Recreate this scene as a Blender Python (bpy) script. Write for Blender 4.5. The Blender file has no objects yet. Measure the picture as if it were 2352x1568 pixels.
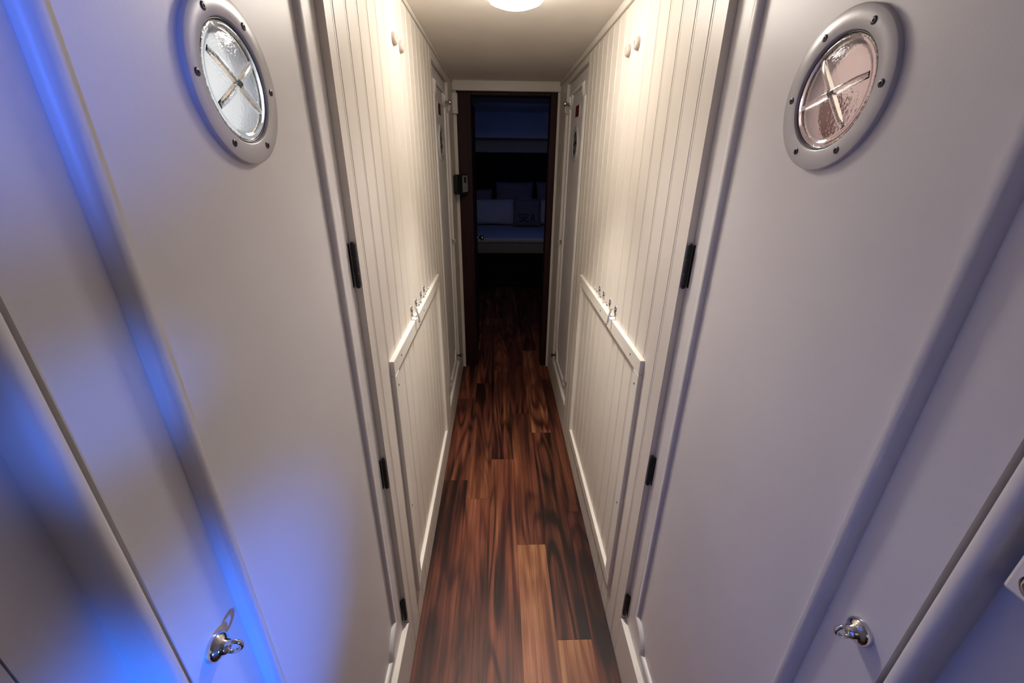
import bpy, bmesh, math, random
from mathutils import Vector, Matrix

# ------------------------------------------------------------------ camera, world, lights
SC = bpy.context.scene
COL = SC.collection
XL, XR = -0.3016, 0.4056          # wall faces of the passage
HC = 2.064                        # passage ceiling
YE = 3.15                         # end of the passage

cd = bpy.data.cameras.new('camera')
cam = bpy.data.objects.new('camera', cd)
COL.objects.link(cam)
cd.sensor_width = 36.0
cd.lens = 956.6 / 2352 * 36
cd.clip_start = 0.01
R_ = ((0.99953693, 0.00229867, 0.03034211),
      (-0.02872547, 0.4002415, 0.91595938),
      (0.01003869, 0.91640682, -0.40012219))
cam.matrix_world = Matrix(((R_[0][0], R_[0][1], -R_[0][2], 0),
                           (R_[1][0], R_[1][1], -R_[1][2], 0),
                           (R_[2][0], R_[2][1], -R_[2][2], 1.6),
                           (0, 0, 0, 1)))
SC.camera = cam

SC.view_settings.view_transform = 'Standard'
SC.view_settings.look = 'None'
SC.view_settings.exposure = 0.0
SC.view_settings.gamma = 1.0
SC.view_settings.use_curve_mapping = False

wd = bpy.data.worlds.new('night')
SC.world = wd
wd.use_nodes = True
wd.node_tree.nodes['Background'].inputs[0].default_value = (0.25, 0.3, 0.45, 1)
wd.node_tree.nodes['Background'].inputs[1].default_value = 0.004


def area(name, loc, target, size, energy, color, sy=None, spread=180):
    d = bpy.data.lights.new(name, 'AREA')
    d.shape = 'RECTANGLE'
    d.size = size
    d.size_y = sy or size
    d.energy = energy
    d.color = color
    d.spread = math.radians(spread)
    o = bpy.data.objects.new(name, d)
    COL.objects.link(o)
    o.location = loc
    o.rotation_euler = (Vector(target) - Vector(loc)).to_track_quat('-Z', 'Y').to_euler()
    return o


def spot(name, loc, target, angle, blend, energy, color, radius=0.03):
    d = bpy.data.lights.new(name, 'SPOT')
    d.spot_size = math.radians(angle)
    d.spot_blend = blend
    d.energy = energy
    d.color = color
    d.shadow_soft_size = radius
    o = bpy.data.objects.new(name, d)
    COL.objects.link(o)
    o.location = loc
    o.rotation_euler = (Vector(target) - Vector(loc)).to_track_quat('-Z', 'Y').to_euler()
    return o


def point(name, loc, energy, color, radius=0.05):
    d = bpy.data.lights.new(name, 'POINT')
    d.energy = energy
    d.color = color
    d.shadow_soft_size = radius
    o = bpy.data.objects.new(name, d)
    COL.objects.link(o)
    o.location = loc
    return o


LAMP = 58.0                                                                     # dome emission
area('saloon_rear_fill', (0.05, -1.5, 1.95), (0.05, 0.6, 1.0), 1.3, 1.5, (0.90, 0.84, 1.0), 0.8)  # unseen violet-white fill added behind the camera
spot('passage_boost_near', (0.047, 1.33, 1.96), (0.05, 0.25, 0.40), 92, 1.0, 20.0, (1.0, 0.93, 0.97), 0.07)  # extra spot added by the dome to lift the near doors
spot('passage_boost_down', (0.047, 1.435, 1.975), (0.05, 1.435, 0.0), 76, 0.9, 72.0, (1.0, 0.92, 0.84), 0.07)  # second added spot at the dome, brightens lower walls and floor
spot('blue_rear_spot_low', (0.38, -0.50, 1.00), (-0.32, 0.13, 0.945), 39, 0.75, 100.0, (0.015, 0.16, 1.0), 0.03)  # unseen spot added to lay blue on the lower left door
spot('blue_rear_spot_high', (0.38, -0.70, 1.72), (-0.32, 0.24, 1.72), 20, 0.9, 70.0, (0.04, 0.16, 1.0), 0.03)  # unseen spot added for the blue on the upper left stile
spot('blue_rear_spot_mid', (0.38, -0.70, 1.60), (-0.32, 0.31, 1.41), 7, 1.0, 55.0, (0.03, 0.18, 1.0), 0.03)  # narrow unseen spot added for a blue patch at mid height
point('cabin_lamp_left_near', (-0.95, 0.35, 1.75), 22.0, (0.80, 0.90, 1.0), 0.08)
point('cabin_lamp_left_far', (-0.95, 2.3, 1.75), 1.2, (0.75, 0.87, 1.0), 0.08)
point('cabin_lamp_right_near', (1.0, 0.5, 1.80), 10.0, (1.0, 0.70, 0.68), 0.08)
area('stateroom_blue_fill', (0.3, 5.2, 2.0), (0.2, 6.0, 0.7), 0.6, 0.9, (0.11, 0.24, 1.0))  # dim blue fill added over the bed, no hatch modelled

# ------------------------------------------------------------------ materials
MATS = {}


def nt(m):
    m.use_nodes = True
    n = m.node_tree
    return n, n.nodes, n.links, n.nodes['Principled BSDF']


def paint(name, col, rough=0.45, bump=0.04, scale=260, var=0.03, coat=0.0):
    m = bpy.data.materials.new(name)
    t, N, L, b = nt(m)
    tc = N.new('ShaderNodeTexCoord')
    no = N.new('ShaderNodeTexNoise')
    no.inputs['Scale'].default_value = scale
    no.inputs['Detail'].default_value = 3
    L.new(tc.outputs['Object'], no.inputs['Vector'])
    n2 = N.new('ShaderNodeTexNoise')
    n2.inputs['Scale'].default_value = 5
    n2.inputs['Detail'].default_value = 4
    L.new(tc.outputs['Object'], n2.inputs['Vector'])
    r = N.new('ShaderNodeValToRGB')
    r.color_ramp.elements[0].position = 0.3
    r.color_ramp.elements[1].position = 0.7
    r.color_ramp.elements[0].color = tuple(c * (1 - var) for c in col) + (1,)
    r.color_ramp.elements[1].color = tuple(min(1, c * (1 + var)) for c in col) + (1,)
    L.new(n2.outputs['Fac'], r.inputs['Fac'])
    L.new(r.outputs['Color'], b.inputs['Base Color'])
    b.inputs['Roughness'].default_value = rough
    b.inputs['Coat Weight'].default_value = coat
    if bump:
        bp = N.new('ShaderNodeBump')
        bp.inputs['Strength'].default_value = bump
        bp.inputs['Distance'].default_value = 0.002
        L.new(no.outputs['Fac'], bp.inputs['Height'])
        L.new(bp.outputs['Normal'], b.inputs['Normal'])
    MATS[name] = m
    return m


def metal(name, col, rough, met=1.0):
    m = bpy.data.materials.new(name)
    t, N, L, b = nt(m)
    no = N.new('ShaderNodeTexNoise')
    no.inputs['Scale'].default_value = 60
    mr = N.new('ShaderNodeMapRange')
    mr.inputs['To Min'].default_value = rough * 0.8
    mr.inputs['To Max'].default_value = rough * 1.3
    L.new(no.outputs['Fac'], mr.inputs['Value'])
    L.new(mr.outputs['Result'], b.inputs['Roughness'])
    b.inputs['Base Color'].default_value = col + (1,)
    b.inputs['Metallic'].default_value = met
    MATS[name] = m
    return m


WHITE = paint('satin_white_paint', (0.65, 0.62, 0.60), 0.42, 0.05)
BEAD = paint('cream_white_beadboard', (0.67, 0.62, 0.55), 0.42, 0.04)
CEIL = paint('cream_ceiling', (0.86, 0.81, 0.74), 0.6, 0.12, 420)
FRAMEW = paint('white_gloss_trim', (0.72, 0.68, 0.61), 0.32, 0.03)
RINGM = paint('pale_grey_plastic', (0.50, 0.48, 0.47), 0.30, 0.03)
RUBBER = paint('white_rubber', (0.48, 0.40, 0.35), 0.5, 0.0)
BLACKP = paint('black_plastic', (0.012, 0.012, 0.013), 0.35, 0.02)
BLACKM = paint('black_upholstery', (0.008, 0.008, 0.009), 0.95, 0.1)
GREYP = paint('grey_plate', (0.22, 0.22, 0.22), 0.4, 0.0)
HINGEM = metal('black_hinge_steel', (0.02, 0.02, 0.02), 0.45, 0.6)
SCREWM = metal('dark_screw', (0.05, 0.05, 0.06), 0.35, 0.9)
CHROME = metal('chrome', (0.72, 0.72, 0.74), 0.09)
NICKEL = metal('brushed_nickel', (0.45, 0.43, 0.40), 0.25)
RED = paint('red_placard_paint', (0.10, 0.002, 0.010), 0.4, 0.0)
LINEN = paint('white_linen', (0.62, 0.62, 0.64), 0.85, 0.3, 500)
LINEN2 = paint('grey_linen', (0.24, 0.23, 0.25), 0.85, 0.3, 500)
VALANCE = paint('beige_bed_base', (0.30, 0.29, 0.27), 0.8, 0.2, 300)
CUSH = paint('sand_cushion', (0.22, 0.19, 0.21), 0.9, 0.4, 600)
INK = paint('dark_print', (0.01, 0.01, 0.02), 0.9, 0.0)
CABIN = paint('cabin_lining', (0.62, 0.60, 0.58), 0.6, 0.03)
DARKR = paint('burgundy_cabin_curtain', (0.10, 0.02, 0.03), 0.8, 0.1)


def wood_floor():
    m = bpy.data.materials.new('acacia_plank_floor')
    t, N, L, b = nt(m)
    tc = N.new('ShaderNodeTexCoord')
    at = N.new('ShaderNodeAttribute')
    at.attribute_name = 'plank_seed'
    at2 = N.new('ShaderNodeAttribute')
    at2.attribute_name = 'plank_tone'
    off = N.new('ShaderNodeVectorMath')
    off.operation = 'ADD'
    L.new(tc.outputs['Object'], off.inputs[0])
    L.new(at.outputs['Vector'], off.inputs[1])

    def noise(sx, sy, detail, dist, rough=0.5):
        mp = N.new('ShaderNodeVectorMath')
        mp.operation = 'MULTIPLY'
        mp.inputs[1].default_value = (sx, sy, 1.0)
        L.new(off.outputs[0], mp.inputs[0])
        n = N.new('ShaderNodeTexNoise')
        n.inputs['Scale'].default_value = 1.0
        n.inputs['Detail'].default_value = detail
        n.inputs['Roughness'].default_value = rough
        n.inputs['Distortion'].default_value = dist
        L.new(mp.outputs[0], n.inputs['Vector'])
        return n.outputs['Fac']

    def math_(op, a, bb=None):
        k = N.new('ShaderNodeMath')
        k.operation = op
        for i, v in enumerate((a, bb)):
            if v is None:
                continue
            if isinstance(v, (int, float)):
                k.inputs[i].default_value = v
            else:
                L.new(v, k.inputs[i])
        return k.outputs[0]

    def vary(src, k):
        """sine of a scaled noise, 0..1: contour lines, like growth rings cut by the board face"""
        q = math_('SINE', math_('MULTIPLY', src, k))
        return math_('ADD', math_('MULTIPLY', q, 0.5), 0.5)

    fig = noise(6.5, 0.70, 1.5, 0.35)             # broad cathedral figure
    rings = math_('POWER', vary(fig, 75.0), 2.2)
    mask = noise(3.0, 0.8, 1.0, 0.0)
    mask = math_('MULTIPLY', math_('SUBTRACT', mask, 0.36), 2.6)
    streak = noise(22.0, 0.8, 3.0, 0.6, 0.55)
    thin = noise(75.0, 1.6, 3.0, 0.5, 0.6)
    fine = noise(230.0, 7.0, 2.0, 0.0, 0.6)
    blot = noise(6.0, 2.0, 2.0, 0.4)
    v = math_('MULTIPLY', math_('MULTIPLY', rings, mask), -0.36)
    v = math_('ADD', v, math_('MULTIPLY', streak, 0.66))
    v = math_('ADD', v, math_('MULTIPLY', thin, 0.42))
    v = math_('ADD', v, math_('MULTIPLY', fine, 0.14))
    v = math_('ADD', v, math_('MULTIPLY', blot, 0.46))
    v = math_('ADD', v, at2.outputs['Fac'])
    v = math_('SUBTRACT', v, 0.26)
    ramp = N.new('ShaderNodeValToRGB')
    e = ramp.color_ramp.elements
    e[0].position = 0.26
    e[0].color = (0.015, 0.0045, 0.0038, 1)
    e[1].position = 0.86
    e[1].color = (0.42, 0.175, 0.092, 1)
    for p, c in ((0.40, (0.046, 0.012, 0.008, 1)), (0.52, (0.105, 0.029, 0.016, 1)), (0.66, (0.20, 0.062, 0.032, 1))):
        k = e.new(p)
        k.color = c
    L.new(v, ramp.inputs['Fac'])
    hue = N.new('ShaderNodeMix')
    hue.data_type = 'RGBA'
    hue.blend_type = 'MULTIPLY'
    gold = noise(4.0, 0.9, 2.0, 0.5)
    gm = N.new('ShaderNodeMapRange')
    gm.inputs['From Min'].default_value = 0.42
    gm.inputs['From Max'].default_value = 0.62
    L.new(gold, gm.inputs['Value'])
    L.new(gm.outputs['Result'], hue.inputs['Factor'])
    for sk in hue.inputs:
        if sk.name == 'A' and sk.type == 'RGBA':
            L.new(ramp.outputs['Color'], sk)
        if sk.name == 'B' and sk.type == 'RGBA':
            sk.default_value = (1.0, 1.14, 0.95, 1)
    outc = [k for k in hue.outputs if k.type == 'RGBA'][0]
    L.new(outc, b.inputs['Base Color'])
    rr = N.new('ShaderNodeMapRange')
    rr.inputs['To Min'].default_value = 0.42
    rr.inputs['To Max'].default_value = 0.58
    L.new(streak, rr.inputs['Value'])
    L.new(rr.outputs['Result'], b.inputs['Roughness'])
    b.inputs['Specular IOR Level'].default_value = 0.35
    bp = N.new('ShaderNodeBump')
    bp.inputs['Strength'].default_value = 0.12
    bp.inputs['Distance'].default_value = 0.001
    L.new(fine, bp.inputs['Height'])
    L.new(bp.outputs['Normal'], b.inputs['Normal'])
    return m


def mahogany():
    m = bpy.data.materials.new('dark_mahogany')
    t, N, L, b = nt(m)
    tc = N.new('ShaderNodeTexCoord')
    mp = N.new('ShaderNodeMapping')
    mp.inputs['Scale'].default_value = (40, 40, 2.0)
    L.new(tc.outputs['Object'], mp.inputs['Vector'])
    no = N.new('ShaderNodeTexNoise')
    no.inputs['Scale'].default_value = 1.0
    no.inputs['Detail'].default_value = 4
    L.new(mp.outputs['Vector'], no.inputs['Vector'])
    r = N.new('ShaderNodeValToRGB')
    r.color_ramp.elements[0].position = 0.3
    r.color_ramp.elements[0].color = (0.012, 0.0022, 0.003, 1)
    r.color_ramp.elements[1].position = 0.75
    r.color_ramp.elements[1].color = (0.034, 0.007, 0.008, 1)
    L.new(no.outputs['Fac'], r.inputs['Fac'])
    L.new(r.outputs['Color'], b.inputs['Base Color'])
    b.inputs['Roughness'].default_value = 0.6
    b.inputs['Specular IOR Level'].default_value = 0.25
    return m


def clear(name, col, rough):
    m = bpy.data.materials.new(name)
    t, N, L, b = nt(m)
    no = N.new('ShaderNodeTexNoise')
    no.inputs['Scale'].default_value = 26
    no.inputs['Detail'].default_value = 2
    bp = N.new('ShaderNodeBump')
    bp.inputs['Strength'].default_value = 0.10
    bp.inputs['Distance'].default_value = 0.002
    L.new(no.outputs['Fac'], bp.inputs['Height'])
    L.new(bp.outputs['Normal'], b.inputs['Normal'])
    b.inputs['Base Color'].default_value = col + (1,)
    b.inputs['Transmission Weight'].default_value = 1.0
    b.inputs['Roughness'].default_value = rough
    b.inputs['IOR'].default_value = 1.45
    return m


def glow(name, col, strength):
    m = bpy.data.materials.new(name)
    t, N, L, b = nt(m)
    b.inputs['Base Color'].default_value = (0.8, 0.8, 0.8, 1)
    b.inputs['Emission Color'].default_value = col + (1,)
    b.inputs['Emission Strength'].default_value = strength
    b.inputs['Roughness'].default_value = 0.4
    return m


FLOORM = wood_floor()
MAHOG = mahogany()
CLEAR = clear('clear_acrylic', (0.97, 0.98, 0.99), 0.02)
DOME = glow('opal_lamp_dome', (1.0, 0.91, 0.81), LAMP)

# ------------------------------------------------------------------ helpers


def obj(name, bm, mat, parent=None, smooth=False, angle=None):
    bmesh.ops.recalc_face_normals(bm, faces=bm.faces[:])
    me = bpy.data.meshes.new(name)
    bm.to_mesh(me)
    bm.free()
    me.materials.append(mat)
    if smooth:
        for p in me.polygons:
            p.use_smooth = True
    o = bpy.data.objects.new(name, me)
    COL.objects.link(o)
    if smooth and angle:
        md = o.modifiers.new('edges', 'EDGE_SPLIT')
        md.split_angle = math.radians(angle)
    if parent:
        o.parent = parent
        o.matrix_parent_inverse = parent_inv(parent)
    return o


def parent_inv(p):
    M = Matrix.Translation(p.location)
    q = p
    while q.parent:
        M = Matrix.Translation(q.parent.location) @ M if False else M
        q = q.parent
    # all roots are unrotated empties; children meshes are written in world coordinates
    return (world_of(p)).inverted()


def world_of(o):
    M = Matrix.LocRotScale(o.location, o.rotation_euler, o.scale)
    if o.parent:
        M = world_of(o.parent) @ o.matrix_parent_inverse @ M
    return M


def tag(o, label=None, cat=None, group=None, kind=None):
    if label:
        o['label'] = label
    if cat:
        o['category'] = cat
    if group:
        o['group'] = group
    if kind:
        o['kind'] = kind
    return o


def empty(name, loc=(0, 0, 0), **k):
    o = bpy.data.objects.new(name, None)
    o.empty_display_size = 0.05
    COL.objects.link(o)
    o.location = loc
    return tag(o, **k)


def copy_tree(o, delta, parent=None):
    c = o.copy()
    COL.objects.link(c)
    if parent is None:
        c.location = Vector(o.location) + Vector(delta)
    else:
        c.parent = parent
    for ch in list(o.children):
        copy_tree(ch, delta, c)
    return c


def box(bm, x0, x1, y0, y1, z0, z1, bev=0.0, seg=2):
    x0, x1 = min(x0, x1), max(x0, x1)
    y0, y1 = min(y0, y1), max(y0, y1)
    z0, z1 = min(z0, z1), max(z0, z1)
    vs = [bm.verts.new(c) for c in ((x0, y0, z0), (x1, y0, z0), (x1, y1, z0), (x0, y1, z0),
                                    (x0, y0, z1), (x1, y0, z1), (x1, y1, z1), (x0, y1, z1))]
    fs = [bm.faces.new([vs[i] for i in q]) for q in
          ((0, 3, 2, 1), (4, 5, 6, 7), (0, 1, 5, 4), (1, 2, 6, 5), (2, 3, 7, 6), (3, 0, 4, 7))]
    if bev:
        es = set()
        for f in fs:
            es.update(f.edges)
        bmesh.ops.bevel(bm, geom=list(es), offset=bev, segments=seg, profile=0.5, affect='EDGES')


def lathe(bm, origin, axis, prof, n=32):
    """prof: list of (radius, distance along axis)"""
    a = Vector(axis).normalized()
    u = a.orthogonal().normalized()
    w = a.cross(u)
    o = Vector(origin)
    rings = []
    for r, d in prof:
        if r < 1e-6:
            rings.append([bm.verts.new(o + a * d)])
        else:
            rings.append([bm.verts.new(o + a * d + (u * math.cos(2 * math.pi * i / n) + w * math.sin(2 * math.pi * i / n)) * r) for i in range(n)])
    for A, B in zip(rings, rings[1:]):
        if len(A) == 1 and len(B) == 1:
            continue
        for i in range(n):
            j = (i + 1) % n
            if len(A) == 1:
                bm.faces.new((A[0], B[i], B[j]))
            elif len(B) == 1:
                bm.faces.new((A[i], A[j], B[0]))
            else:
                bm.faces.new((A[i], A[j], B[j], B[i]))
    if len(rings[0]) > 1:
        bm.faces.new(rings[0])
    if len(rings[-1]) > 1:
        bm.faces.new(rings[-1])


def tube(bm, pts, radii, n=12, closed=False):
    pts = [Vector(p) for p in pts]
    if not isinstance(radii, (list, tuple)):
        radii = [radii] * len(pts)
    rings = []
    up = None
    m = len(pts)
    for i, p in enumerate(pts):
        if closed:
            t = (pts[(i + 1) % m] - pts[i - 1]).normalized()
        else:
            t = (pts[min(i + 1, m - 1)] - pts[max(i - 1, 0)]).normalized()
        if up is None:
            up = t.orthogonal().normalized()
        up = (up - up.dot(t) * t).normalized()
        w = t.cross(up)
        rings.append([bm.verts.new(p + (up * math.cos(2 * math.pi * k / n) + w * math.sin(2 * math.pi * k / n)) * radii[i]) for k in range(n)])
    pairs = list(zip(rings, rings[1:]))
    if closed:
        pairs.append((rings[-1], rings[0]))
    for A, B in pairs:
        for k in range(n):
            bm.faces.new((A[k], A[(k + 1) % n], B[(k + 1) % n], B[k]))
    if not closed:
        bm.faces.new(rings[0])
        bm.faces.new(rings[-1])


def ball(bm, c, r, n=16):
    prof = [(r * math.sin(math.pi * i / 10), -r * math.cos(math.pi * i / 10)) for i in range(11)]
    prof[0] = (0, -r)
    prof[-1] = (0, r)
    lathe(bm, c, (0, 0, 1), prof, n)


SIDES = {'left': (XL, 1.0), 'right': (XR, -1.0)}


def wx(side, p):
    """world x of a point standing p metres out of the wall face into the passage"""
    x, s = SIDES[side]
    return x + s * p


# ------------------------------------------------------------------ floor
random.seed(7)


def build_floor():
    bm = bmesh.new()
    sd = bm.faces.layers.float_vector.new('plank_seed')
    tn = bm.faces.layers.float.new('plank_tone')
    PW = 0.127
    ends = {0: [2.62, 1.78, 0.55], 1: [2.85, 1.644, 0.35], 2: [3.05, 1.95, 0.72], 3: [2.4225, 1.3606, 0.2],
            4: [2.2037, 0.949, -0.2], 5: [2.9, 1.55, 0.42]}
    tones = {(3, 1): -0.02, (3, 2): 0.11, (4, 2): 0.12, (4, 1): -0.10, (1, 2): 0.03, (1, 1): -0.03, (2, 2): 0.02, (0, 2): -0.05,
             (0, 1): -0.06, (5, 2): -0.12, (5, 1): -0.14, (2, 1): -0.02, (3, 0): -0.07, (4, 0): 0.10, (0, 3): -0.04, (2, 3): 0.05,
             (3, 3): 0.04, (1, 3): 0.0, (5, 3): -0.10}
    g = 0.0005
    for i in range(-13, 19):
        x0 = XL + i * PW
        cuts = list(ends.get(i, []))
        y = 7.2
        if cuts:
            t = max(cuts) + 1.25
            while t < 7.2:
                cuts.append(t)
                t += 1.25
            t = min(cuts) - 1.2
        else:
            t = 6.9 - random.random() * 1.2
        while t > -2.6:
            cuts.append(t)
            t -= 1.22
        cuts = sorted(set(cuts), reverse=True)
        base = len([c for c in cuts if c > 3.1]) if i in ends else 0
        edges = [7.2] + cuts + [-2.6]
        for k, (ya, yb) in enumerate(zip(edges, edges[1:])):
            rnd = random.random()
            z = 0.0
            vs = [bm.verts.new(c) for c in ((x0 + g, yb + g, z), (x0 + PW - g, yb + g, z), (x0 + PW - g, ya - g, z), (x0 + g, ya - g, z))]
            f = bm.faces.new(vs)
            f[sd] = (rnd * 40 + i * 3.1, random.random() * 50, k * 2.7 + i)
            tone = (rnd - 0.5) * 0.14
            if i in ends:
                tone = tones.get((i, k - base), tone)
            f[tn] = tone
    # dark bed under the boards, seen in the seams
    vs = [bm.verts.new(c) for c in ((-2.0, -2.6, -0.0012), (2.0, -2.6, -0.0012), (2.0, 7.2, -0.0012), (-2.0, 7.2, -0.0012))]
    f = bm.faces.new(vs)
    f[tn] = -1.0
    for x in (-2.0, ):
        pass
    box(bm, -2.0, 2.0, -2.6, 7.2, -0.06, -0.0013)
    for f in bm.faces:
        if f.calc_center_median().z < -0.001:
            f[tn] = -1.0
    o = obj('floor', bm, FLOORM)
    # plank faces must look up
    return tag(o, 'glossy reddish brown wood plank floor running the length of the passage', 'floor', kind='structure')


build_floor()

# ------------------------------------------------------------------ walls
NEAR0, NEAR1 = 0.261, 0.900       # near doors (hinged at the far edge)
FAR0, FAR1 = 2.21, 2.85           # far doors (hinged at the near edge)
DTOP, DBOT = 2.01, 0.195
TH = 0.045
REC = 0.016                       # door face sits this far behind the wall face


def bead_profile(y0, y1, first):
    """(y, depth) polyline of the beadboard face"""
    pts = [(y0, 0.0)]
    g = first
    while g < y1 - 0.02:
        if g > y0 + 0.012:
            for dy, d in ((-0.0065, 0), (-0.0048, -0.0022), (-0.003, -0.0004), (0, 0.0), (0.003, -0.0004), (0.0048, -0.0022), (0.0065, 0)):
                pts.append((g + dy, d))
        g += 0.0802
    pts.append((y1, 0.0))
    return pts


def build_wall(side):
    bm = bmesh.new()
    first = 0.943 if side == 'left' else 0.961

    def beads(y0, y1, z0, z1):
        pts = bead_profile(y0, y1, first)
        poly = [(wx(side, d), y) for y, d in pts] + [(wx(side, -TH), y1), (wx(side, -TH), y0)]
        lo = [bm.verts.new((x, y, z0)) for x, y in poly]
        hi = [bm.verts.new((x, y, z1)) for x, y in poly]
        n = len(poly)
        for i in range(n):
            j = (i + 1) % n
            bm.faces.new((lo[i], lo[j], hi[j], hi[i]))
        bm.faces.new(lo)
        bm.faces.new(hi)
    beads(NEAR1, FAR0, 0.003, HC)
    beads(FAR1, YE, 0.003, HC)
    box(bm, wx(side, 0), wx(side, -TH), FAR0, FAR1, DTOP, HC)
    box(bm, wx(side, 0), wx(side, -TH), NEAR0, NEAR1, DTOP, HC)
    return tag(obj('wall_' + side, bm, BEAD), 'cream beadboard wall on the %s of the passage' % side, 'wall', kind='structure')


def build_rear_wall(side):
    """flat wall set back behind the rounded post, running back past the camera"""
    bm = bmesh.new()
    f = -0.032
    box(bm, wx(side, f), wx(side, -0.09), 0.180, 0.240, 0, HC)
    box(bm, wx(side, f), wx(side, -0.09), -0.75, 0.1785, 0, HC)
    box(bm, wx(side, f - 0.006), wx(side, -0.09), 0.1785, 0.180, 0, HC)
    o = obj('wall_%s_rear' % side, bm, WHITE)
    return tag(o, 'flat white wall nearest the viewer on the %s side' % side, 'wall', kind='structure')


def build_post(side):
    bm = bmesh.new()
    x0, x1 = sorted((wx(side, -TH), wx(side, -0.004)))
    box(bm, x0, x1, 0.2350, 0.2545, 0, HC, 0.0085, 5)
    box(bm, wx(side, -0.0445), wx(side, -0.049), 0.2400, 0.2950, 0, HC)      # strip added behind the gap to block cabin light
    o = obj('trim_post_' + side, bm, WHITE, smooth=True, angle=50)
    return tag(o, 'rounded white door post beside the nearest porthole door on the %s' % side, 'door post', kind='structure')


def build_base(side):
    bm = bmesh.new()
    for a, b in ((NEAR0 - 0.004, NEAR1), (FAR0, FAR1)):
        box(bm, wx(side, 0.0006), wx(side, -TH), a, b, 0.003, DBOT, 0.003, 2)
    o = obj('baseboard_' + side, bm, FRAMEW)
    return tag(o, 'white sill boards under the porthole doors on the %s' % side, 'baseboard', kind='structure')


for s in ('left', 'right'):
    build_wall(s)
    build_rear_wall(s)
    build_post(s)
    build_base(s)

bm = bmesh.new()
box(bm, XL - 0.1, XR + 0.1, -0.75, YE + 0.02, HC, HC + 0.05)
tag(obj('ceiling', bm, CEIL), 'cream painted passage ceiling around the round lamp', 'ceiling', kind='structure')
bm = bmesh.new()
box(bm, wx('left', 0.0), wx('left', 0.007), NEAR0, YE, HC - 0.014, HC, 0.003)
tag(obj('trim_left', bm, BEAD), 'thin cream trim where the left wall meets the ceiling', 'trim', kind='structure')
bm = bmesh.new()
box(bm, wx('right', 0.0), wx('right', 0.010), NEAR0, YE, HC - 0.026, HC, 0.003)
tag(obj('trim_right', bm, BEAD), 'cream trim where the right wall meets the ceiling', 'trim', kind='structure')

# head and white edges of the end opening
bm = bmesh.new()
box(bm, XL, XR, YE - 0.03, YE, 2.006, HC, 0.003)
tag(obj('wall_end', bm, BEAD), 'cream head board over the dark doorway at the far end', 'wall', kind='structure')
bm = bmesh.new()
box(bm, XR - 0.016, XR, YE - 0.012, YE + 0.004, 0, 2.006, 0.002)
box(bm, XL, XL + 0.022, YE - 0.012, YE + 0.004, 0, 2.006, 0.002)
tag(obj('trim_end', bm, BEAD), 'narrow white edging up both sides of the dark doorway', 'trim', kind='structure')

# ------------------------------------------------------------------ doors with portholes


def slab_with_hole(bm, side, y0, y1, z0, z1, yc, zc, r, p0, p1, n=64):
    angs = [2 * math.pi * i / n for i in range(n)]
    for cy, cz in ((y0, z0), (y1, z0), (y1, z1), (y0, z1)):
        angs.append(math.atan2(cz - zc, cy - yc) % (2 * math.pi))
    angs = sorted(angs)
    rows = []
    for p in (p0, p1):
        inn, out = [], []
        for a in angs:
            c, s = math.cos(a), math.sin(a)
            inn.append(bm.verts.new((wx(side, p), yc + r * c, zc + r * s)))
            t = min([((y1 - yc) / c if c > 1e-9 else (y0 - yc) / c if c < -1e-9 else 1e9),
                     ((z1 - zc) / s if s > 1e-9 else (z0 - zc) / s if s < -1e-9 else 1e9)])
            out.append(bm.verts.new((wx(side, p), yc + t * c, zc + t * s)))
        rows.append((inn, out))
    m = len(angs)
    for i in range(m):
        j = (i + 1) % m
        (a, b), (c, d) = rows
        bm.faces.new((a[i], a[j], b[j], b[i]))
        bm.faces.new((c[i], c[j], d[j], d[i]))
        bm.faces.new((a[i], a[j], c[j], c[i]))
        bm.faces.new((b[i], b[j], d[j], d[i]))


def moulding(bm, side, y0, y1, z0, z1, r, p0):
    """raised bead following a rectangle with scooped corners"""
    path = []

    def arc(cy, cz, a0, a1, k=10):
        for i in range(k + 1):
            a = math.radians(a0 + (a1 - a0) * i / k)
            path.append((cy + r * math.cos(a), cz + r * math.sin(a)))
    arc(y0, z0, 90, 0)
    arc(y1, z0, 180, 90)
    arc(y1, z1, 270, 180)
    arc(y0, z1, 360, 270)
    prof = [(-0.011, 0.0), (-0.0105, 0.006), (-0.007, 0.0105), (-0.001, 0.0125), (0.0045, 0.0110), (0.0085, 0.0060), (0.011, 0.0030), (0.0115, 0.0)]
    n = len(path)
    rings = []
    for i in range(n):
        a, b, c = Vector(path[i - 1]), Vector(path[i]), Vector(path[(i + 1) % n])
        t1, t2 = (b - a).normalized(), (c - b).normalized()
        n1, n2 = Vector((-t1.y, t1.x)), Vector((-t2.y, t2.x))
        nn = (n1 + n2).normalized()
        k = 1 / max(0.45, nn.dot(n1))
        rings.append([bm.verts.new((wx(side, p0 + h), b.x - nn.x * q * k, b.y - nn.y * q * k)) for q, h in prof])
    for i in range(n):
        A, B = rings[i], rings[(i + 1) % n]
        for k in range(len(prof) - 1):
            bm.faces.new((A[k], A[k + 1], B[k + 1], B[k]))
        bm.faces.new((A[-1], A[0], B[0], B[-1]))


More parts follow.
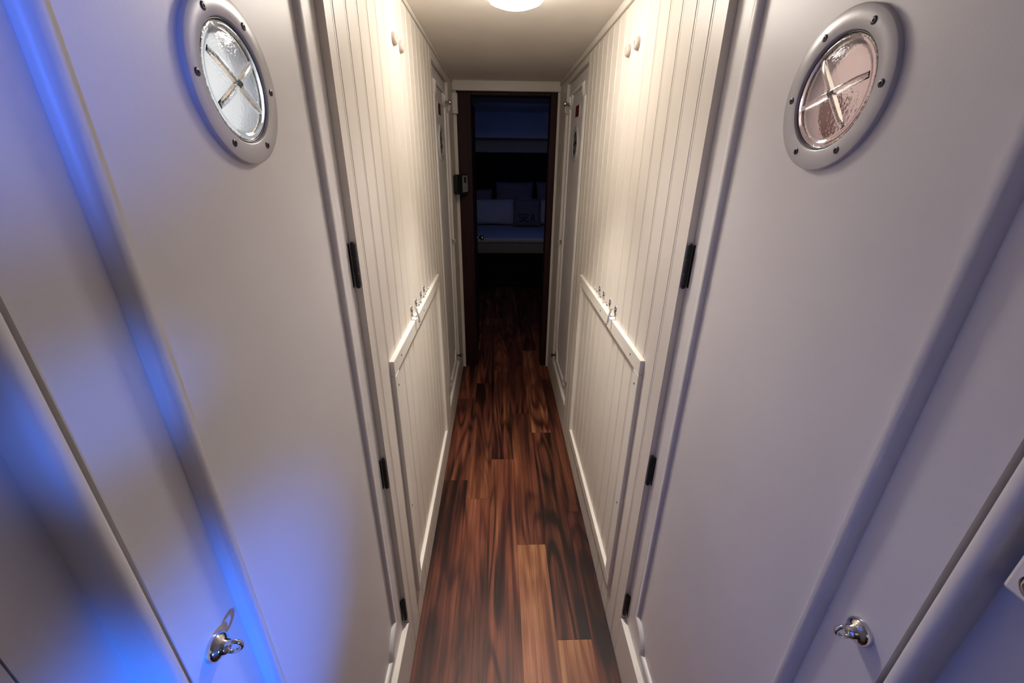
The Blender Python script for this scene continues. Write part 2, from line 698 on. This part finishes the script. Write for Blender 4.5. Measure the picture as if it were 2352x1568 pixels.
def porthole(door, side, yc, zc, p0, rot):
    ax = (SIDES[side][1], 0, 0)
    o = Vector((wx(side, p0), yc, zc))
    bm = bmesh.new()
    prof = [(0.0655, -0.030), (0.068, -0.030), (0.068, 0.0), (0.089, 0.0), (0.089, 0.0048), (0.0886, 0.0058), (0.0877, 0.0063),
            (0.0660, 0.0063), (0.0650, 0.0058), (0.0642, 0.0030), (0.0632, 0.001), (0.0632, -0.030)]
    # closed ring: sweep profile and join first to last
    a = Vector(ax)
    u, w = Vector((0, 1, 0)), Vector((0, 0, 1))
    n = 72
    rings = [[bm.verts.new(o + a * d + (u * math.cos(2 * math.pi * i / n) + w * math.sin(2 * math.pi * i / n)) * r) for i in range(n)] for r, d in prof]
    for k in range(len(rings)):
        A, B = rings[k], rings[(k + 1) % len(rings)]
        for i in range(n):
            j = (i + 1) % n
            bm.faces.new((A[i], A[j], B[j], B[i]))
    ring = obj('porthole', bm, RINGM, door, smooth=True, angle=40)
    # dark seal line just inside the ring
    bm = bmesh.new()
    tube(bm, [o + a * 0.0015 + (u * math.cos(2 * math.pi * i / n) + w * math.sin(2 * math.pi * i / n)) * 0.0628 for i in range(n)], 0.0016, 8, True)
    obj('seal', bm, BLACKP, ring, smooth=True)
    # clear lid, slightly domed, thicker rim
    bm = bmesh.new()
    lid = [(0, 0.0035), (0.02, 0.0034), (0.04, 0.0028), (0.050, 0.0018), (0.0535, 0.0014), (0.0555, 0.0034), (0.0595, 0.0036), (0.0615, 0.0016), (0.0618, -0.004),
           (0.054, -0.004), (0.05, -0.0032), (0.03, -0.002), (0, -0.0014)]
    lathe(bm, o, ax, lid, 72)
    obj('lens', bm, CLEAR, ring, smooth=True, angle=60)
    # crossed finger grip ribs and hub moulded in the lid
    for ang in (rot + 32, rot - 32):
        bm = bmesh.new()
        d = u * math.cos(math.radians(ang)) + w * math.sin(math.radians(ang))
        e = u * -math.sin(math.radians(ang)) + w * math.cos(math.radians(ang))
        L_ = 0.052
        sec = [(-0.0040, 0.0036), (-0.0030, 0.0085), (0.0, 0.0096), (0.0030, 0.0085), (0.0040, 0.0036)]
        st = []
        for t, hk in ((-L_, 0.25), (-0.040, 0.8), (-0.012, 1.0), (0.012, 1.0), (0.040, 0.8), (L_, 0.25)):
            st.append([bm.verts.new(o + d * t + e * q + a * (0.0026 + (h - 0.0026) * hk)) for q, h in sec])
        for A, B in zip(st, st[1:]):
            for i in range(5):
                j = (i + 1) % 5
                bm.faces.new((A[i], A[j], B[j], B[i]))
        bm.faces.new(st[0])
        bm.faces.new(st[-1])
        obj('grip_rib', bm, CLEAR, ring, smooth=True, angle=50)
    for k in range(6):
        bm = bmesh.new()
        an = math.radians(60 * k)
        c = o + (u * math.cos(an) + w * math.sin(an)) * 0.0755 + a * 0.0062
        lathe(bm, c, ax, [(0.0, -0.001), (0.0042, -0.001), (0.0042, 0.0006), (0.0034, 0.0012), (0.0016, 0.0012), (0.0014, 0.0003), (0, 0.0003)], 16)
        obj('screw', bm, SCREWM, ring, smooth=True, angle=40)
    return ring


def door_pull(door, side, y, z, p0):
    """domed rosette with a standing finger ring"""
    s = SIDES[side][1]
    o = Vector((wx(side, p0), y, z))
    bm = bmesh.new()
    lathe(bm, o, (s, 0, 0), [(0.0155, 0), (0.0155, 0.0022), (0.0150, 0.0050), (0.0130, 0.0078), (0.0100, 0.0100), (0.0085, 0.0120), (0.0078, 0.0140), (0.0060, 0.0160), (0, 0.0165)], 32)
    base = obj('door_pull', bm, CHROME, door, smooth=True, angle=60)
    bm = bmesh.new()
    c = o + Vector((s * 0.0205, 0, 0))
    tube(bm, [c + Vector((s * math.cos(t), 0.25 * math.cos(t), math.sin(t))) * 0.0080 for t in [2 * math.pi * i / 32 for i in range(32)]], 0.0024, 12, True)
    obj('finger_ring', bm, CHROME, base, smooth=True)
    return base


def build_door(idx, side, far, label):
    y0, y1 = (FAR0, FAR1) if far else (NEAR0, NEAR1)
    g = 0.003
    p0 = -REC
    yc, zc = (y0 + y1) / 2 + (0.010 if not far else 0.0), 1.68
    bm = bmesh.new()
    slab_with_hole(bm, side, y0 + g, y1 - 0.001, DBOT + 0.002, DTOP - 0.003, yc, zc, 0.0685, p0, p0 - 0.028)
    d = obj('door_%d' % idx, bm, WHITE)
    tag(d, label, 'door', kind='structure')
    bm = bmesh.new()
    if far:
        moulding(bm, side, y0 + 0.090, y1 - 0.092, 0.265, 1.945, 0.066, p0)
    else:
        moulding(bm, side, y0 + 0.092, y1 - 0.085, 0.265, 1.945, 0.070, p0)
    obj('panel_moulding', bm, WHITE, d, smooth=True, angle=55)
    porthole(d, side, yc, zc, p0, 0 if side == 'left' else 18)
    # hinges
    hy = (y0 + 0.0052) if far else (y1 - 0.0052)
    for zt in (1.985, 1.435, 0.868, 0.312):
        bm = bmesh.new()
        x = wx(side, -0.007)
        r = 0.0050
        lathe(bm, (x, hy, zt - 0.094), (0, 0, 1), [(0, -0.003), (0.003, -0.003), (r, 0), (r, 0.030), (r * 0.88, 0.0305), (r * 0.88, 0.0315), (r, 0.032),
                                                     (r, 0.062), (r * 0.88, 0.0625), (r * 0.88, 0.0635), (r, 0.064), (r, 0.094), (0.003, 0.097), (0, 0.097)], 16)
        sg = 1 if far else -1
        box(bm, wx(side, p0 - 0.001), wx(side, p0 + 0.0012), hy, hy + sg * 0.007, zt - 0.094, zt)
        obj('hinge', bm, HINGEM, d)
    py = (y1 - 0.036) if far else (y0 + 0.037)
    door_pull(d, side, py, 1.10, p0)
    if far:
        s = SIDES[side][1]
        for zk, nm, r in ((1.905, 'door_knob', 0.0135), (0.262, 'door_bolt', 0.012)):
            o = Vector((wx(side, p0), py - 0.005, zk))
            bm = bmesh.new()
            lathe(bm, o, (s, 0, 0), [(0.014, 0), (0.014, 0.003), (0.006, 0.006), (0.0055, 0.016), (r, 0.021), (r * 1.12, 0.029), (r * 0.9, 0.036), (0, 0.038)], 24)
            k = obj(nm, bm, CHROME if nm == 'door_knob' else SCREWM, d, smooth=True, angle=55)
            bm = bmesh.new()
            if nm == 'door_knob':
                box(bm, wx(side, p0), wx(side, p0 + 0.0045), py - 0.024, py + 0.012, zk - 0.05, zk + 0.035, 0.0015)
                obj('back_plate', bm, CHROME, k)
                bm = bmesh.new()
                tube(bm, [o + Vector((s * 0.024, 0, -0.012)), o + Vector((s * 0.026, 0, -0.03)), o + Vector((s * 0.022, 0, -0.042)), o + Vector((s * 0.010, 0, -0.044))], [0.003, 0.0055, 0.0055, 0.004], 12)
                obj('drop_latch', bm, FRAMEW, k, smooth=True)
            else:
                box(bm, wx(side, p0), wx(side, p0 + 0.004), py - 0.024, py + 0.012, zk - 0.022, zk + 0.03, 0.0015)
                obj('back_plate', bm, NICKEL, k)
        # square red placard between the top of the door and the porthole
        bm = bmesh.new()
        sy = yc + (0.005 if side == 'left' else 0.0)
        box(bm, wx(side, p0), wx(side, p0 + 0.002), sy - 0.056, sy + 0.050, 1.815, 1.868)
        pl = obj('placard', bm, RED, d)
        pl['label'] = 'dark red square placard'
        bm = bmesh.new()
        box(bm, wx(side, p0), wx(side, p0 + 0.0016), sy - 0.064, sy - 0.0562, 1.813, 1.870)
        obj('placard_edge', bm, FRAMEW, pl)
    return d


build_door(1, 'left', False, 'white porthole door nearest the viewer on the left, tinted by blue light')
build_door(2, 'right', False, 'white porthole door nearest the viewer on the right, pinkish grey light')
build_door(3, 'left', True, 'far porthole door on the left with red placard, beside the black control box')
build_door(4, 'right', True, 'far porthole door on the right with red placard and dark glass')

# cabins seen through the portholes


def cabin(side, y0, y1, name, label, curtain=False):
    s = -SIDES[side][1]
    xa = wx(side, -0.05)
    xb = xa + s * 1.15
    t = 0.03
    bm = bmesh.new()
    box(bm, xb, xb + s * t, y0 - t, y1 + t, 0, HC)
    box(bm, xa, xb, y0 - t, y0, 0, HC)
    box(bm, xa, xb, y1, y1 + t, 0, HC)
    box(bm, xa, xb + s * t, y0 - t, y1 + t, HC, HC + t)
    tag(obj(name, bm, CABIN), label, 'wall', kind='structure')
    if curtain:
        bm = bmesh.new()
        pts = []
        n = 40
        for i in range(n + 1):
            f = i / n
            pts.append((y1 - 0.09 + 0.02 * math.sin(f * 34), xa + s * (0.02 + 0.47 * f)))
        lo = [bm.verts.new((x, y, 0.4)) for y, x in pts]
        hi = [bm.verts.new((x, y, 1.765)) for y, x in pts]
        lo2 = [bm.verts.new((x, y + 0.004, 0.4)) for y, x in pts]
        hi2 = [bm.verts.new((x, y + 0.004, 1.765)) for y, x in pts]
        for A, B in ((lo, hi), (lo2, hi2), (lo, lo2), (hi, hi2)):
            for i in range(n):
                bm.faces.new((A[i], A[i + 1], B[i + 1], B[i]))
        bm.faces.new((lo[0], hi[0], hi2[0], lo2[0]))
        bm.faces.new((lo[-1], hi[-1], hi2[-1], lo2[-1]))
        c = obj('cabin_curtain', bm, DARKR, smooth=True)
        tag(c, 'burgundy curtain glimpsed through the nearest right porthole', 'curtain')


cabin('left', 0.0, 1.35, 'wall_cabin_left_near', 'pale lit cabin behind the nearest left porthole')
cabin('right', 0.0, 1.35, 'wall_cabin_right_near', 'dim pink lit cabin behind the nearest right porthole', True)
cabin('left', 1.9, 3.1, 'wall_cabin_left_far', 'pale lit cabin behind the far left porthole')
cabin('right', 1.9, 3.1, 'wall_cabin_right_far', 'dark cabin behind the far right porthole')

# ------------------------------------------------------------------ batten frames with the coat hooks
PY0, PY1, PZ0, PZ1 = 1.030, 1.985, 0.165, 1.090
PT, BW = 0.013, 0.046


def panel_frame(side):
    root = empty('batten_frame', (wx(side, 0), (PY0 + PY1) / 2, PZ0),
                 label='white batten frame screwed to the %s beadboard wall below the coat hooks' % side,
                 cat='panel frame', group='batten frames on the beadboard walls')

    def bar(name, y0, y1, z0, z1):
        bm = bmesh.new()
        box(bm, wx(side, -0.004), wx(side, PT), y0, y1, z0, z1, 0.0025, 2)
        return obj(name, bm, FRAMEW, root)
    bar('rail', PY0, PY1, PZ1 - BW, PZ1)
    bar('rail', PY0, PY1, PZ0, PZ0 + BW)
    bar('stile', PY0, PY0 + BW, PZ0 + BW, PZ1 - BW)
    bar('stile', PY1 - BW, PY1, PZ0 + BW, PZ1 - BW)
    for y, z in ((PY0 + 0.09, PZ1 - 0.022), (1.52, PZ1 - 0.024), (PY1 - 0.05, PZ1 - 0.022), (PY0 + 0.024, PZ1 - 0.085), (PY0 + 0.024, 0.55)):
        bm = bmesh.new()
        lathe(bm, (wx(side, PT), y, z), (SIDES[side][1], 0, 0), [(0, -0.001), (0.0036, -0.001), (0.0036, 0.0004), (0.0028, 0.0009), (0, 0.0009)], 14)
        obj('screw', bm, SCREWM, root)
    return root


def hook(side, y, z, big, label):
    s = SIDES[side][1]
    X = wx(side, 0)

    def P(p, dy, dz):
        return Vector((X + s * p, y + dy, z + dz))
    root = empty('coat_hook', (X, y, z), label=label, cat='coat hook', group='chrome coat hooks on the %s wall' % side)
    bm = bmesh.new()
    n = 24
    hh, ww = (0.0165, 0.0085)
    rows = []
    for k, (sc, p) in enumerate(((1.0, 0.0), (1.0, 0.0025), (0.85, 0.0042))):
        rows.append([bm.verts.new(P(p, ww * sc * math.cos(2 * math.pi * i / n), hh * sc * math.sin(2 * math.pi * i / n))) for i in range(n)])
    for A, B in zip(rows, rows[1:]):
        for i in range(n):
            bm.faces.new((A[i], A[(i + 1) % n], B[(i + 1) % n], B[i]))
    bm.faces.new(rows[0])
    bm.faces.new(rows[-1])
    obj('back_plate', bm, CHROME, root, smooth=True, angle=40)
    bm = bmesh.new()
    tube(bm, [P(0.002, 0, 0.002), P(0.009, 0, 0.002), P(0.014, 0, 0.003), P(0.018, 0, 0.004)], [0.0032, 0.0026, 0.0026, 0.0030], 12)
    ball(bm, P(0.0185, 0, 0.004), 0.0044)
    obj('prong', bm, CHROME, root, smooth=True)
    bm = bmesh.new()
    if big:
        tube(bm, [P(0.0185, 0, 0.001), P(0.0215, -0.001, -0.012), P(0.0235, -0.002, -0.026), P(0.025, -0.003, -0.040), P(0.028, -0.003, -0.048)], [0.0028, 0.0034, 0.0038, 0.0036, 0.0034], 12)
        ball(bm, P(0.0285, -0.003, -0.0485), 0.0050)
        tube(bm, [P(0.002, 0, -0.010), P(0.003, 0, -0.022), P(0.012, -0.001, -0.023), P(0.0225, -0.002, -0.020)], 0.0024, 10)
    else:
        tube(bm, [P(0.003, 0, -0.008), P(0.007, 0, -0.0125), P(0.012, 0, -0.010), P(0.014, 0, -0.004)], [0.0026, 0.0024, 0.0024, 0.0028], 10)
    obj('lower_prong', bm, CHROME, root, smooth=True)
    return root


for s in ('left', 'right'):
    panel_frame(s)
    names = ('nearest', 'second', 'third', 'farthest')
    extra = (', its long prong hanging down', '', '', '')
    for k, y in enumerate((1.357, 1.436, 1.535, 1.607)):
        hook(s, y, 1.125, k == 0, '%s of the four chrome coat hooks on the %s wall%s' % (names[k], s, extra[k]))

# white rubber bumpers up on the beadboard
for s in ('left', 'right'):
    for k, y in enumerate((1.442, 1.534)):
        bm = bmesh.new()
        lathe(bm, (wx(s, 0), y, 1.912), (SIDES[s][1], 0, 0), [(0.0175, 0), (0.0172, 0.003), (0.0155, 0.0085), (0.0120, 0.0125), (0.0070, 0.0130), (0.0050, 0.0115), (0.0045, 0.0075), (0, 0.0075)], 32)
        o = obj('door_bumper', bm, RUBBER, smooth=True, angle=50)
        tag(o, 'round white rubber bumper high on the %s beadboard, %s of its pair to the viewer' % (s, ('nearer', 'farther')[k]), 'door bumper',
            group='bumpers on the beadboard walls')

# ------------------------------------------------------------------ ceiling lamp
LC = Vector((0.047, 1.435, HC))
lamp = empty('ceiling_light', LC, label='round white dome lamp glowing on the passage ceiling', cat='ceiling light')
bm = bmesh.new()
lathe(bm, LC, (0, 0, -1), [(0.098, 0), (0.098, 0.010), (0.094, 0.013), (0.088, 0.013), (0, 0.013)], 64)
obj('lamp_base', bm, FRAMEW, lamp, smooth=True, angle=40)
bm = bmesh.new()
lathe(bm, LC, (0, 0, -1), [(0.087, 0.0135), (0.087, 0.038), (0.083, 0.052), (0.072, 0.063), (0.050, 0.071), (0.025, 0.075), (0, 0.076)], 64)
obj('dome', bm, DOME, lamp, smooth=True)
for a in (20, 140, 260):
    bm = bmesh.new()
    c = LC + Vector((math.cos(math.radians(a)) * 0.090, math.sin(math.radians(a)) * 0.090, -0.016))
    box(bm, c.x - 0.006, c.x + 0.006, c.y - 0.006, c.y + 0.006, c.z - 0.008, c.z + 0.006, 0.002)
    obj('clip', bm, NICKEL, lamp)

# ------------------------------------------------------------------ fittings at the end of the passage
bm = bmesh.new()
box(bm, XL, XL + 0.034, 3.092, 3.137, 1.872, 1.990, 0.004)
keep = obj('latch_keep', bm, FRAMEW)
tag(keep, 'small white block at the top left corner of the dark doorway', 'latch block')

cb = empty('control_box', (XL, 3.03, 1.44), label='black wall control box with grey face left of the dark doorway', cat='control panel')
CA = Vector((XL + 0.006, 2.945, 0))
CDIR = Vector((0.062, 0.152, 0)).normalized()       # along the face
CN = Vector((CDIR.y, -CDIR.x, 0))                    # out of the face
CM = Matrix(((CDIR.x, CN.x, 0, CA.x), (CDIR.y, CN.y, 0, CA.y), (0, 0, 1, 0), (0, 0, 0, 1)))


def cbox(name, u0, u1, n0, n1, z0, z1, bev, mat, parent):
    b_ = bmesh.new()
    box(b_, u0, u1, n0, n1, z0, z1, bev, 3)
    b_.transform(CM)
    return obj(name, b_, mat, parent)


cbox('case', 0.0, 0.164, -0.004, 0.022, 1.382, 1.506, 0.004, BLACKP, cb)
b_ = bmesh.new()
vs = [[b_.verts.new((p.x, p.y, z)) for p in (CA, CA + CDIR * 0.160, Vector((XL, 3.09, 0)), Vector((XL, 2.945, 0)))] for z in (1.39, 1.498)]
b_.faces.new(vs[0]); b_.faces.new(vs[1])
for i in range(4):
    b_.faces.new((vs[0][i], vs[0][(i + 1) % 4], vs[1][(i + 1) % 4], vs[1][i]))
obj('wedge_bracket', b_, BLACKP, cb)
fp = cbox('face_plate', 0.078, 0.154, 0.0215, 0.0235, 1.392, 1.498, 0.0006, GREYP, cb)
fp['label'] = 'grey face plate'
cbox('display', 0.100, 0.128, 0.023, 0.0243, 1.452, 1.488, 0.0, BLACKP, fp)
for k in range(3):
    b_ = bmesh.new()
    lathe(b_, (0.096 + 0.020 * k, 0.0235, 1.418), (0, 1, 0), [(0.006, -0.0005), (0.006, 0.0015), (0.005, 0.0022), (0, 0.0022)], 16)
    b_.transform(CM)
    obj('button', b_, GREYP, fp)

# hold-open catch on the wall beside the right post
hc = empty('hold_open_catch', (wx('right', -0.032), 0.205, 1.34), label='white plate with a chrome eye at the right edge, beside the rounded post', cat='door catch')
bm = bmesh.new()
box(bm, wx('right', -0.033), wx('right', -0.007), 0.165, 0.2230, 1.283, 1.40, 0.003)
obj('plate', bm, FRAMEW, hc)
bm = bmesh.new()
lathe(bm, (wx('right', -0.007), 0.2035, 1.301), (-1, 0, 0), [(0.011, 0), (0.011, 0.003), (0.0075, 0.006), (0.0065, 0.006), (0.006, 0.001), (0, 0.001)], 24)
obj('eye', bm, CHROME, hc, smooth=True, angle=45)

# mahogany frame of the end doorway
bm = bmesh.new()
box(bm, XL, -0.186, YE + 0.005, YE + 0.12, 0, 2.006, 0.004)
box(bm, 0.345, XR, YE + 0.005, YE + 0.12, 0, 2.006, 0.004)
box(bm, -0.186, 0.345, YE + 0.005, YE + 0.12, 1.985, 2.006, 0.004)
tag(obj('trim_doorway', bm, MAHOG), 'dark mahogany frame of the doorway at the far end', 'door frame', kind='structure')
# the door itself, swung open into the stateroom on the left
bm = bmesh.new()
box(bm, -0.232, -0.194, YE + 0.125, YE + 0.67, 0.01, 1.98, 0.003)
d5 = obj('door_5', bm, MAHOG)
tag(d5, 'dark wooden door standing open into the dark stateroom', 'door', kind='structure')
bm = bmesh.new()
lathe(bm, (-0.194, YE + 0.60, 0.965), (1, 0, 0), [(0.022, 0), (0.022, 0.004), (0.010, 0.007), (0.009, 0.022), (0.020, 0.032), (0.024, 0.045), (0.018, 0.056), (0, 0.059)], 28)
obj('door_knob', bm, CHROME, d5, smooth=True, angle=55)

# ------------------------------------------------------------------ stateroom
bm = bmesh.new()
y0, y1 = YE + 0.005, 7.2
box(bm, -2.0, -1.95, y0, y1, 0, 2.2)
tag(obj('wall_stateroom_left', bm, CABIN), 'left wall of the dark stateroom', 'wall', kind='structure')
bm = bmesh.new()
box(bm, 1.95, 2.0, y0, y1, 0, 2.2)
tag(obj('wall_stateroom_right', bm, CABIN), 'right wall of the dark stateroom', 'wall', kind='structure')
bm = bmesh.new()
box(bm, -2.0, 2.0, 7.15, 7.2, 0, 2.2)
tag(obj('wall_stateroom_back', bm, CABIN), 'bluish back wall above the black headboard', 'wall', kind='structure')
bm = bmesh.new()
box(bm, -2.0, XL - 0.001, y0, y0 + 0.06, 0, 2.2)
box(bm, XR + 0.001, 2.0, y0, y0 + 0.06, 0, 2.2)
box(bm, XL - 0.001, XR + 0.001, YE + 0.022, y0 + 0.06, 2.008, 2.2)
tag(obj('wall_stateroom_front', bm, CABIN), 'bulkhead around the doorway on the stateroom side', 'wall', kind='structure')
bm = bmesh.new()
box(bm, -2.0, 2.0, y0 + 0.02, 7.2, 2.2, 2.25)
box(bm, -2.0, 2.0, 6.55, 7.15, 1.88, 2.2)
tag(obj('ceiling_stateroom', bm, CABIN), 'dim stateroom ceiling with a lower step over the bed', 'ceiling', kind='structure')

bed = empty('bed', (0.15, 5.5, 0), label='white made bed with beige base in the dark stateroom', cat='bed')
bm = bmesh.new()
box(bm, -1.05, 1.30, 5.53, 6.95, 0.0, 0.46, 0.01)
obj('platform', bm, BLACKM, bed)
bm = bmesh.new()
box(bm, -1.08, 1.33, 5.50, 6.96, 0.46, 0.60, 0.02, 3)
obj('bed_base', bm, VALANCE, bed, smooth=True, angle=40)
bm = bmesh.new()
box(bm, -1.10, 1.35, 5.49, 6.97, 0.60, 0.665, 0.03, 4)
obj('duvet', bm, LINEN, bed, smooth=True, angle=60)
bm = bmesh.new()
box(bm, -1.25, 1.50, 7.00, 7.10, 0.0, 1.70, 0.02, 3)
obj('headboard', bm, BLACKM, bed)


def pillow(name, c, w, h, t, tilt, mat, label, rotz=0.0, group=None, squash=1.0):
    bm = bmesh.new()
    n = 18
    def pt(i, j, sgn):
        u = -1 + 2 * i / n
        v = -1 + 2 * j / n
        k = max(0.0, (1 - u ** 4)) ** 0.5 * max(0.0, (1 - v ** 4)) ** 0.5
        pin = 1 - 0.06 * (1 - abs(u)) ** 1 * abs(v) ** 4
        pin2 = 1 - 0.06 * (1 - abs(v)) ** 1 * abs(u) ** 4
        return Vector((u * w / 2 * pin2, sgn * t / 2 * (0.04 + k * 0.96), v * h / 2 * pin))
    M = Matrix.Translation(c) @ Matrix.Rotation(rotz, 4, 'Z') @ Matrix.Rotation(tilt, 4, 'X')
    G = {}
    for sgn in (-1, 1):
        for i in range(n + 1):
            for j in range(n + 1):
                G[sgn, i, j] = bm.verts.new(M @ pt(i, j, sgn))
    for sgn in (-1, 1):
        for i in range(n):
            for j in range(n):
                bm.faces.new((G[sgn, i, j], G[sgn, i + 1, j], G[sgn, i + 1, j + 1], G[sgn, i, j + 1]))
    for i in range(n):
        for j in (0, n):
            bm.faces.new((G[-1, i, j], G[-1, i + 1, j], G[1, i + 1, j], G[1, i, j]))
            bm.faces.new((G[-1, j, i], G[-1, j, i + 1], G[1, j, i + 1], G[1, j, i]))
    o = obj(name, bm, mat, smooth=True)
    return tag(o, label, 'pillow', group), M


T = math.radians(-14)
pillow('pillow', (-0.165, 6.66, 0.865), 0.88, 0.38, 0.16, T, LINEN, 'large white front pillow on the left half of the bed', group='pillows on the bed')
pillow('pillow', (0.72, 6.66, 0.868), 0.86, 0.39, 0.16, T, LINEN, 'large white front pillow behind the printed cushion', group='pillows on the bed')
pillow('pillow', (0.24, 6.88, 1.08), 0.60, 0.42, 0.12, T, LINEN2, 'grey upright pillow behind, middle of the back row', group='pillows on the bed')
pillow('pillow', (0.88, 6.88, 1.085), 0.60, 0.42, 0.12, T, LINEN2, 'grey upright pillow behind, right of the back row', group='pillows on the bed')
pillow('pillow', (-0.40, 6.88, 1.00), 0.60, 0.36, 0.12, T, LINEN2, 'lower grey pillow at the left of the back row', group='pillows on the bed')
cu, M = pillow('throw_pillow', (0.42, 6.500, 0.872), 0.42, 0.40, 0.12, T, CUSH, 'small square cushion printed with SEA leaning on the white pillows')
# printed letters, as thin raised strokes on the cushion front
STROKES = {'S': [((1, .92), (.5, 1), (0, .85), (.1, .58), (.9, .45), (1, .15), (.5, 0), (0, .1))],
           'E': [((1, 1), (0, 1), (0, 0), (1, 0)), ((0, .5), (.8, .5))],
           'A': [((0, 0), (.5, 1), (1, 0)), ((.2, .35), (.8, .35))]}
bm = bmesh.new()


def surf(u, v):
    k = max(0.0, (1 - u ** 4)) ** 0.5 * max(0.0, (1 - v ** 4)) ** 0.5
    return -0.06 * (0.04 + k * 0.96) - 0.0012


for k, ch in enumerate('SEA'):
    for st in STROKES[ch]:
        pts = []
        for (a, b), (c, d) in zip(st, st[1:]):
            for q in range(5):
                f = q / 5
                pts.append((a + (c - a) * f, b + (d - b) * f))
        pts.append(st[-1])
        W = []
        for a, b in pts:
            x = -0.120 + k * 0.085 + a * 0.062
            z = -0.135 + b * 0.105
            W.append(M @ Vector((x, surf(x / 0.21, z / 0.20), z)))
        tube(bm, W, 0.0065, 6)
obj('printed_word', bm, INK, cu)

# ------------------------------------------------------------------ saloon behind the viewer (unseen, shapes the light)
bm = bmesh.new()
box(bm, -2.0, -1.95, -2.6, -0.75, 0, 2.2)
box(bm, 1.95, 2.0, -2.6, -0.75, 0, 2.2)
box(bm, -2.0, 2.0, -2.65, -2.6, 0, 2.2)
box(bm, -2.0, wx('left', -0.032), -0.78, -0.75, 0, 2.2)
box(bm, wx('right', -0.032), 2.0, -0.78, -0.75, 0, 2.2)
box(bm, -2.0, 2.0, -2.65, -0.75, 2.2, 2.25)
box(bm, XL - 0.04, XR + 0.04, -0.78, -0.75, HC, 2.2)
tag(obj('wall_saloon', bm, CABIN), 'walls of the saloon behind the viewer', 'wall', kind='structure')
